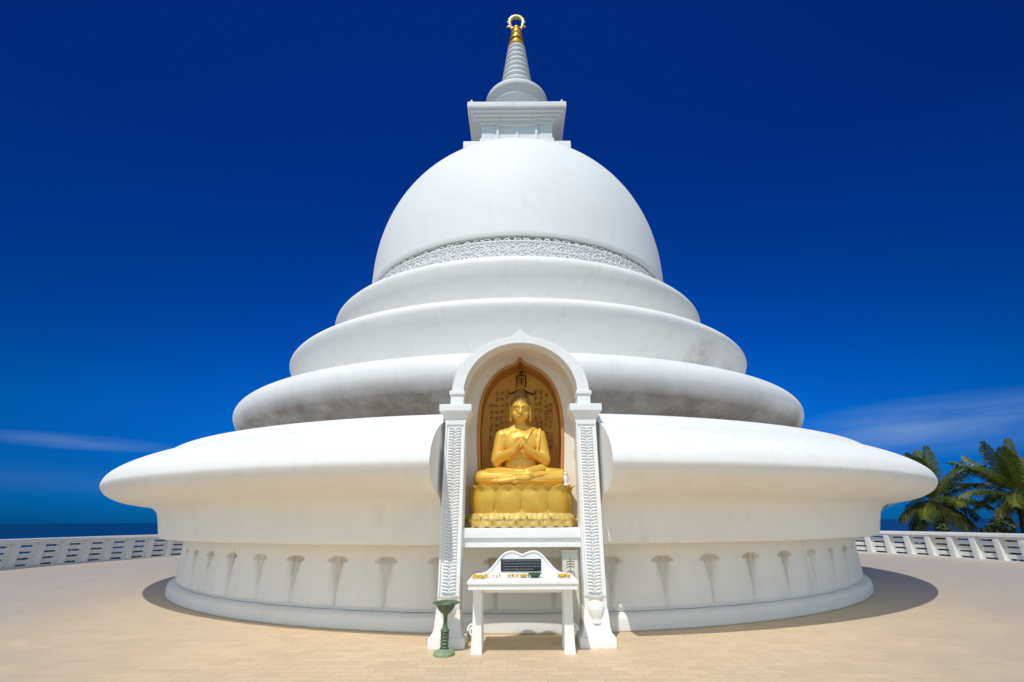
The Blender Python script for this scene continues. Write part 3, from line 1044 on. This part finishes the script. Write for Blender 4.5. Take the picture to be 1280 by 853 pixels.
# ------------------------------------------------------------------ green bronze urn
ur = empty('incense_urn', (-.965, -11.27, 0), 'green bronze incense urn on a ringed stem beside the left pillar', 'urn')
MB().lathe(catmull([(.001,.008),(.0,.0),(.125,0),(.138,.012),(.135,.03),(.11,.05),(.07,.062),(.06,.07)], 4), 40).build('urn_base', M['verdigris_light'], ur, 60)
prof = []
z = .068
for q in range(5):
    prof += [(.042, z), (.054, z+.008), (.056, z+.020), (.050, z+.030), (.040, z+.036)]; z += .038
prof += [(.060, z+.005), (.058, z+.02), (.040, z+.035), (.030, z+.06), (.026, z+.11), (.026, z+.17), (.034, z+.20), (.040, z+.21)]
MB().lathe(prof, 32).build('urn_stem', M['verdigris'], ur, 60)
z0 = z+.205
bw = catmull([(.03,z0),(.06,z0+.012),(.095,z0+.045),(.115,z0+.08),(.125,z0+.105),(.172,z0+.122),(.178,z0+.132)], 4) + [(.172,z0+.137)] + catmull([(.12,z0+.124),(.105,z0+.09),(.06,z0+.07),(.001,z0+.065)], 3)
bo = MB().lathe(bw, 48).build('urn_bowl', M['verdigris'], ur, 60)
MB().lathe([(.001,z0+.108),(.05,z0+.112),(.10,z0+.106),(.116,z0+.10)], 24).build('ash', plain('grey_ash', (.33,.34,.28), .9, .1, .3, 30), bo, 60)

# ------------------------------------------------------------------ balustrade round the terrace
RB = 19.0
NBAY = 127
bal = empty('balustrade', (0,0,0), 'white round balustrade of posts and slotted panels along the terrace edge', 'balustrade')
a_open = R(38)      # opening behind the camera
step = 2*PI/NBAY
angs = [i*step for i in range(NBAY) if a_open < i*step < 2*PI - a_open]
def arc_prof(prof, a0, a1, n): return MB().lathe(prof, n, a0=a0, a1=a1, loop=True)
top = arc_prof([(RB-.15,.90),(RB+.15,.90),(RB+.15,1.02),(RB+.135,1.04),(RB-.135,1.04),(RB-.15,1.02)], angs[0]-.004, angs[-1]+.004, 300)
top.build('top_rail', M['white_rail'], bal, 40)
kb = arc_prof([(RB-.13,0),(RB+.13,0),(RB+.13,.055),(RB-.13,.055)], angs[0]-.004, angs[-1]+.004, 300)
kb.build('kerb', M['white_rail'], bal, 40)
pb = MB(); pb.box(-.115, .115, -.13, .13, .056, .8985, bev=.012); pm = pb.mesh('post', M['white_rail'], 30)
qb = MB()
hwid = RB*step/2 - .116
for z0_, z1_ in ((.125,.28),(.35,.505),(.575,.73),(.80,.898)):
    qb.box(-hwid, hwid, -.115, -.015, z0_, z1_, bev=.006)
for e in (-1, 1):
    x0_, x1_ = sorted((e*hwid, e*(hwid-.085)))
    qb.box(x0_, x1_, -.112, -.018, .057, .897)
qm = qb.mesh('slotted_panel', M['white_rail'], 30)
far = [a for a in angs if abs(a-PI) < R(35)]
keep = [a for a in angs if a not in far]
for a in keep:
    o = bpy.data.objects.new('post', pm); link(o, bal)
    o.location = (RB*math.sin(a), -RB*math.cos(a), 0); o.rotation_euler = (0, 0, a)
for a in keep[:-1]:
    if any(abs(a+step-k_) < 1e-6 for k_ in keep):
        am = a + step/2
        o = bpy.data.objects.new('slotted_panel', qm); link(o, bal)
        o.location = ((RB)*math.sin(am), -(RB)*math.cos(am), 0); o.rotation_euler = (0, 0, am)

# ------------------------------------------------------------------ setting
def tile_mat():
    m, nt, bs = newmat('terrace_tiles')
    L = nt.links.new
    co = objco(nt)
    br = N(nt, 'ShaderNodeTexBrick')
    L(co, br.inputs['Vector'])
    br.offset = .5
    br.inputs['Scale'].default_value = 1.0
    br.inputs['Brick Width'].default_value = .30
    br.inputs['Row Height'].default_value = .15
    br.inputs['Mortar Size'].default_value = .006
    br.inputs['Mortar Smooth'].default_value = .2
    br.inputs['Color1'].default_value = (.785,.61,.39,1)
    br.inputs['Color2'].default_value = (.67,.515,.32,1)
    br.inputs['Mortar'].default_value = (.58,.445,.285,1)
    n1 = noise(nt, co, .22, 5, .6); n2 = noise(nt, co, 1.3, 6, .65)
    c = mix(nt, ramp(nt, n1, [(.35, 0.), (.7, .55)]), br.outputs['Color'], (.64,.505,.355))
    c = mix(nt, ramp(nt, n2, [(.45, 0.), (.75, .45)]), c, (.77,.60,.39))
    n3 = noise(nt, objco(nt, (1.5, 1.5, 1)), 2.4, 6, .7)
    c = mix(nt, ramp(nt, n3, [(.52, 0.), (.75, .35)]), c, (.52,.425,.32))
    n5 = noise(nt, co, 26, 3, .7)
    c = mix(nt, ramp(nt, n5, [(.52, 0.), (.70, .30)]), c, (.40,.31,.21))
    # vignette darkening painted into the paving colour: darker and greyer to either side
    sp = N(nt, 'ShaderNodeSeparateXYZ'); L(co, sp.inputs[0])
    ax = math_(nt, 'ABSOLUTE', sp.outputs['X'])
    k = math_(nt, 'ADD', math_(nt, 'MULTIPLY', ax, .075), math_(nt, 'MULTIPLY', n1, .5))
    c = mix(nt, ramp(nt, k, [(.50, 0.), (1.25, .85)]), c, (.46,.40,.335))
    L(c, bs.inputs['Base Color'])
    L(ramp(nt, n2, [(.3, .48), (.7, .72)]), bs.inputs['Roughness'])
    bs.inputs['Specular IOR Level'].default_value = .35
    bump(nt, bs, math_(nt, 'ADD', math_(nt, 'MULTIPLY', br.outputs['Fac'], -.6), math_(nt, 'MULTIPLY', n2, .35)), .35, .006)
    return m
t = MB().lathe([(.001,0),(6,0),(9,0),(12,0),(15,0),(19.45,0),(19.45,-.5),(19.3,-3.5)], 200)
tag(t.build('terrace', tile_mat(), None, 40), kind='structure')

# hill
def hill_z(x, y):
    r = math.hypot(x, y)
    a = math.atan2(x, -y)
    pts = [(0,-1.2),(19,-1.2),(20,-.25),(24,-.45),(31,-2.2),(40,-6),(60,-15),(110,-27),(180,-40),(300,-55),(500,-75)]
    for (r0, z0), (r1, z1) in zip(pts, pts[1:]):
        if r <= r1: break
    tt = (r-r0)/(r1-r0)
    z = z0 + (z1-z0)*tt
    w = max(0, min(1, (r-24)/12))
    return z + w*(1.1*math.sin(x*.11+1.3)*math.cos(y*.09) + .5*math.sin(x*.31)*math.sin(y*.27+2))
v = []; f = []
rad = [0.1, 10, 18.9] + [19.6+1.2*i for i in range(30)] + [58+8*i for i in range(20)] + [240, 300, 400, 500]
na = 160
for r in rad:
    for i in range(na):
        a = 2*PI*i/na
        x, y = r*math.sin(a), -r*math.cos(a)
        v.append((x, y, hill_z(x, y)))
for q in range(len(rad)-1):
    for i in range(na):
        j = (i+1) % na
        f.append((q*na+i, q*na+j, (q+1)*na+j, (q+1)*na+i))
def hill_mat():
    m, nt, bs = newmat('hillside_scrub')
    co = objco(nt)
    c = mix(nt, ramp(nt, noise(nt, co, .35, 8, .7), [(.35, 0.), (.65, 1.)]), (.030,.050,.016), (.075,.085,.030))
    c = mix(nt, ramp(nt, noise(nt, co, 1.6, 6, .7), [(.5, 0.), (.75, .8)]), c, (.10,.085,.05))
    nt.links.new(c, bs.inputs['Base Color'])
    bs.inputs['Roughness'].default_value = .95
    bs.inputs['Specular IOR Level'].default_value = .1
    bump(nt, bs, noise(nt, co, 1.1, 8, .75), 1.0, .8)
    return m
hb = MB(); hb.add(v, f)
tag(hb.build('hillside', hill_mat(), None, 180), kind='structure')

def sea_mat():
    m, nt, bs = newmat('deep_sea')
    co = objco(nt)
    c = mix(nt, ramp(nt, noise(nt, objco(nt, (1, 3, 1)), .0016, 6, .6), [(.35, 0.), (.7, 1.)]), (.0006,.028,.085), (.001,.038,.115))
    nt.links.new(c, bs.inputs['Base Color'])
    bs.inputs['Roughness'].default_value = .35
    bs.inputs['Specular IOR Level'].default_value = .08
    bump(nt, bs, noise(nt, co, .05, 6, .7), .5, 3.0)
    return m
SEA = -46.0
sb = MB()
v = [(0,0,SEA)]; f = []
rs_ = [300, 800, 2000, 6000, 20000, 45000]
for r in rs_:
    for i in range(96): v.append((r*math.sin(2*PI*i/96), -r*math.cos(2*PI*i/96), SEA))
for i in range(96): f.append((0, 1+i, 1+(i+1) % 96))
for q in range(len(rs_)-1):
    for i in range(96):
        j = (i+1) % 96
        f.append((1+q*96+i, 1+(q+1)*96+i, 1+(q+1)*96+j, 1+q*96+j))
sb.add(v, f)
tag(sb.build('sea', sea_mat()), kind='structure')

# ------------------------------------------------------------------ palms and shrubs on the hillside
def leaf_mat(name, a, b, c2, sc_=1.2):
    m, nt, bs = newmat(name)
    L = nt.links.new
    co = objco(nt)
    c = mix(nt, ramp(nt, noise(nt, co, sc_, 5, .6), [(.35, 0.), (.65, 1.)]), a, b)
    c = mix(nt, ramp(nt, noise(nt, co, sc_*2.3, 3, .6), [(.58, 0.), (.72, 1.)]), c, c2)
    L(c, bs.inputs['Base Color'])
    bs.inputs['Roughness'].default_value = .45
    bs.inputs['Specular IOR Level'].default_value = .35
    tr = N(nt, 'ShaderNodeBsdfTranslucent'); L(c, tr.inputs['Color'])
    ms = N(nt, 'ShaderNodeMixShader'); ms.inputs[0].default_value = .25
    L(bs.outputs[0], ms.inputs[1]); L(tr.outputs[0], ms.inputs[2])
    L(ms.outputs[0], nt.nodes['Material Output'].inputs['Surface'])
    return m
M['palm'] = leaf_mat('palm_leaflets', (.095,.13,.02), (.17,.185,.03), (.28,.24,.045))
M['palm_old'] = leaf_mat('palm_leaflets_yellowing', (.15,.17,.035), (.21,.18,.045), (.24,.16,.06))
M['bush'] = leaf_mat('shrub_leaves', (.030,.052,.016), (.060,.082,.024), (.10,.11,.035), .8)
M['bark'] = plain('palm_bark', (.16,.135,.105), .9, .1, .4, 5)
M['rachis'] = plain('palm_rib', (.20,.19,.06), .6, .3, .2, 4)

def palm(loc_top, ground, seed, Lf, label, nf=26, lean=(0, 0)):
    rs = random.Random(seed)
    X, Y, ZT_ = loc_top
    bx, by = X-lean[0], Y-lean[1]
    root = empty('palm_tree', (bx, by, ground), label, 'palm tree')
    H = ZT_-ground
    pts = []; rad = []
    for q in range(25):
        t = q/24
        pts.append((lean[0]*t**1.6, lean[1]*t**1.6, H*t)); rad.append((.20-.08*t)*(1.06 if q % 2 else .97) + (.10*(1-t/.1) if t < .1 else 0))
    MB().tube(pts, rad, 12).build('trunk', M['bark'], root, 60)
    cr = MB()
    top = Vector((lean[0], lean[1], H))
    ga = PI*(3-math.sqrt(5))
    for k in range(nf):
        t = k/(nf-1)
        az = ga*k + rs.uniform(-.25, .25)
        el = R(80 - 118*t + rs.uniform(-8, 8))       # young fronds upright, old ones hang
        L_ = Lf*(.72+.28*math.sin(PI*min(1, .25+t)))*rs.uniform(.9, 1.08)
        droop = .55 + .85*t + rs.uniform(-.1, .15)
        d = Vector((math.sin(az)*math.cos(el), -math.cos(az)*math.cos(el), math.sin(el)))
        side = Vector((math.cos(az), math.sin(az), 0))
        p = top + Vector((math.sin(az), -math.cos(az), 0))*.10
        nseg = 22
        path = [p.copy()]; dirs = [d.copy()]
        for q in range(nseg):
            g = droop*(q/nseg)*1.9/nseg
            d = (d + Vector((0, 0, -g))).normalized()
            p = p + d*L_/nseg
            path.append(p.copy()); dirs.append(d.copy())
        old = 1 if t > .80 else 0
        cr.tube(path, [.035*(1-.85*q/nseg) for q in range(nseg+1)], 5, mi=2)
        tw = rs.uniform(-.35, .35)
        nl = 60
        for q in range(nl):
            s = .10 + .90*q/(nl-1)
            fi = s*nseg; i0 = min(int(fi), nseg-1); fr_ = fi-i0
            c = path[i0].lerp(path[i0+1], fr_); dd = dirs[i0]
            upv = side.cross(dd).normalized()
            ll = Lf*.30*math.sin(PI*min(1, .16+.80*s))**.7*rs.uniform(.85, 1.1)
            for sg in (-1, 1):
                sv = (side*math.cos(tw) + upv*math.sin(tw)*sg)*sg
                o1 = (sv*.80 + dd*.62 + upv*rs.uniform(.0, .25)).normalized()
                mid = c + o1*ll*.5
                tip = c + o1*ll*.93 + Vector((0, 0, -ll*rs.uniform(.22, .55)))
                wv = dd*(.028*Lf/3.2)
                cr.add([c-wv*.6, c+wv*.6, mid+wv, mid-wv, tip], [(0,1,2,3), (3,2,4)], old)
    for k in range(5):      # nuts
        a = k*1.3
        cr.ell(top + Vector((.20*math.cos(a), .20*math.sin(a), -.22)), (.10,.10,.13), sub=1, mi=2)
    cr.build('crown', [M['palm'], M['palm_old'], M['rachis']], root, None, fix=False)
    return root

palm((28.5, 16.4, 2.7), hill_z(28.6, 16.1), 5, 3.8, 'coconut palm rising just past the pagoda rim, its lower fronds hanging behind the balustrade', 26, (-.6, .3))
palm((30.9, 12.8, 3.0), hill_z(31, 12.6), 12, 3.5, 'larger coconut palm with spreading fronds at the far right edge behind the balustrade', 28, (.5, -.4))

def shrub(x, y, ztop, w, seed, label, n=1500, leaf=.16):
    rs = random.Random(seed)
    g = hill_z(x, y)-.1
    H = ztop-g
    root = empty('shrub', (x, y, g), label, 'shrub', 'shrubs on the slope behind the balustrade')
    st_ = MB()
    cl = []
    for k in range(11):
        a = rs.uniform(0, 6.28); rr_ = w*rs.uniform(.1, .8); zz = H*rs.uniform(.45, .90)
        c = Vector((rr_*math.cos(a), rr_*math.sin(a), zz)); cl.append((c, w*rs.uniform(.26, .48)))
        st_.tube([(0,0,0), (c.x*.3, c.y*.3, zz*.5), tuple(c)], [.09,.06,.02], 6)
    st_.build('stem', M['bark'], root, 60)
    mb = MB()
    for k in range(n):
        c, r = rs.choice(cl)
        d = Vector((rs.gauss(0,1), rs.gauss(0,1), rs.gauss(0,1))).normalized()
        p = c + Vector((d.x*r, d.y*r, d.z*r*.85))*rs.uniform(.55, 1.08)
        nrm = (d + Vector((rs.gauss(0,.5), rs.gauss(0,.5), rs.gauss(.4,.5)))).normalized()
        a = nrm.cross(Vector((0,0,1)) if abs(nrm.z) < .9 else Vector((1,0,0))).normalized()
        b_ = nrm.cross(a)
        an = rs.uniform(0, 6.28); u = a*math.cos(an)+b_*math.sin(an); vv = nrm.cross(u)
        l = leaf*rs.uniform(.7, 1.3)
        mb.add([p-u*l, p-vv*l*.36, p+u*l, p+vv*l*.36], [(0,1,2,3)])
    mb.build('crown', M['bush'], root, None, fix=False)
for i, (x, y, zt, w, lab) in enumerate([
    (23.6, 18.0, 1.75, 1.5, 'leafy green shrub just visible under the pagoda rim behind the balustrade'),
    (27.0, 14.6, 1.45, 1.2, 'low round shrub below the first palm behind the balustrade'),
    (27.4, 11.6, 1.75, 1.3, 'bushy shrub between the two palms, poking above the rail'),
    (28.6, 9.4, 1.7, 1.3, 'dense dark shrub at the right picture edge below the larger palm')]):
    shrub(x, y, zt, w, 30+i, lab)

# low scrub on the bank right outside the balustrade, too dense to count
gc = MB(); rs = random.Random(77)
for k in range(34000):
    a = rs.uniform(R(30), R(330)); 
    if abs(a-PI) < R(30): continue
    r = 19.6 + 11*rs.random()**1.6
    x, y = r*math.sin(a), -r*math.cos(a)
    hmax = (.72 if r < 24 else .5) + .22*math.sin(a*23)+.12*math.sin(a*61+1)
    p = Vector((x, y, hill_z(x, y) + rs.uniform(0, max(.15, hmax))))
    nrm = Vector((rs.gauss(0,.7), rs.gauss(0,.7), 1)).normalized()
    u = nrm.cross(Vector((rs.gauss(0,1), rs.gauss(0,1), .1))).normalized(); vv = nrm.cross(u)
    l = rs.uniform(.10, .24)
    gc.add([p-u*l, p-vv*l*.35, p+u*l, p+vv*l*.35], [(0,1,2,3)])
tag(gc.build('undergrowth', M['bush'], None, None, fix=False), 'low dark green undergrowth on the bank outside the balustrade', 'undergrowth', kind='stuff')

# ------------------------------------------------------------------ sky, sun, camera
w = bpy.data.worlds.new('World'); sc.world = w
w.use_nodes = True
nt = w.node_tree
bg = nt.nodes['Background']
sky = N(nt, 'ShaderNodeTexSky', sky_type='NISHITA')
sky.sun_disc = False
sky.sun_elevation = SUN_EL
sky.sun_rotation = SUN_AZ
sky.air_density = 1.0; sky.dust_density = .3; sky.ozone_density = 2.5
tc = N(nt, 'ShaderNodeTexCoord')
sep = N(nt, 'ShaderNodeSeparateXYZ')
nt.links.new(tc.outputs['Generated'], sep.inputs[0])
# a polarising filter deepens the blue, most of all high up
tint = ramp(nt, sep.outputs['Z'], [(0.0, (.002,.12,.49)), (.035, (.002,.152,.58)), (.17, (.002,.222,.67)), (.35, (.002,.166,.61)), (.60, (.002,.115,.49)), (.85, (.002,.106,.44))])
c = mix(nt, 1.0, sky.outputs['Color'], tint, 'MULTIPLY')
band = math_(nt, 'SUBTRACT', 1.0, math_(nt, 'MULTIPLY', math_(nt, 'MULTIPLY', sep.outputs['X'], sep.outputs['X']), .72))  # lens vignette painted into the sky colour, darker towards the sides
c = mix(nt, 1.0, c, band, 'MULTIPLY')
# thin streaks of cirrus low over the sea
mp = N(nt, 'ShaderNodeMapping'); mp.inputs['Scale'].default_value = (2.0, 2.0, 16.0); mp.inputs['Rotation'].default_value = (R(3), R(-4), 0)
nt.links.new(tc.outputs['Generated'], mp.inputs['Vector'])
cn = noise(nt, mp.outputs['Vector'], 1.6, 7, .62, .4)
def patch(d, r):
    vm = N(nt, 'ShaderNodeVectorMath', operation='SUBTRACT')
    nt.links.new(tc.outputs['Generated'], vm.inputs[0]); vm.inputs[1].default_value = d
    vs = N(nt, 'ShaderNodeVectorMath', operation='MULTIPLY'); nt.links.new(vm.outputs[0], vs.inputs[0]); vs.inputs[1].default_value = (1/r[0], 1/r[0], 1/r[1])
    ln = N(nt, 'ShaderNodeVectorMath', operation='LENGTH'); nt.links.new(vs.outputs[0], ln.inputs[0])
    return math_(nt, 'SUBTRACT', 1.0, ln.outputs['Value'], clamp=True)
CLOUDS = [((-.665,.735,.115), (.14,.013), .42), ((.66,.735,.135), (.26,.05), .55), ((-.70,.70,.06), (.25,.025), .12)]
for d, r, s in CLOUDS:
    k = math_(nt, 'MULTIPLY', patch(d, r), ramp(nt, cn, [(.38, .15), (.66, 1.0)]))
    k = math_(nt, 'MULTIPLY', k, s, clamp=True)
    c = mix(nt, k, c, (1.6, 2.5, 3.5))
sunward = ramp(nt, math_(nt, 'MULTIPLY_ADD', sep.outputs['Y'], -.5, .5), [(.38, 0.0), (.72, 1.0)])
white_sky = mix(nt, 1.0, sky.outputs['Color'], (.95,.92,.80), 'MULTIPLY')
c = mix(nt, sunward, c, white_sky)
nt.links.new(c, bg.inputs['Color'])
bg.inputs['Strength'].default_value = .14

sl = bpy.data.lights.new('sun', 'SUN'); sl.energy = 2.32; sl.angle = R(.53); sl.color = (1.0, .97, .91)
so = bpy.data.objects.new('sun', sl); link(so)
so.rotation_euler = SUN.to_track_quat('Z', 'Y').to_euler()
so.location = (-20, -40, 60)

cam = bpy.data.cameras.new('camera'); cam.sensor_width = 36; cam.lens = 600/1280*36
cam.clip_start = .05; cam.clip_end = 100000
co = bpy.data.objects.new('camera', cam); link(co)
yaw, pitch, roll = 0.0, R(20.5), R(.30)
cam.shift_x = -7.5/1280
rot = Matrix.Rotation(yaw, 4, 'Z') @ Matrix.Rotation(R(90)+pitch, 4, 'X') @ Matrix.Rotation(-roll, 4, 'Z')
co.matrix_world = Matrix.Translation((0, -18.4, 1.6)) @ rot
sc.camera = co

sc.view_settings.view_transform = 'Standard'
sc.view_settings.look = 'None'
sc.view_settings.exposure = 0.32
sc.view_settings.gamma = 1.0
sc.view_settings.use_curve_mapping = False
sc.render.engine = 'CYCLES'
sc.cycles.max_bounces = 8
sc.cycles.diffuse_bounces = 5
sc.render.resolution_x = 1024; sc.render.resolution_y = 682
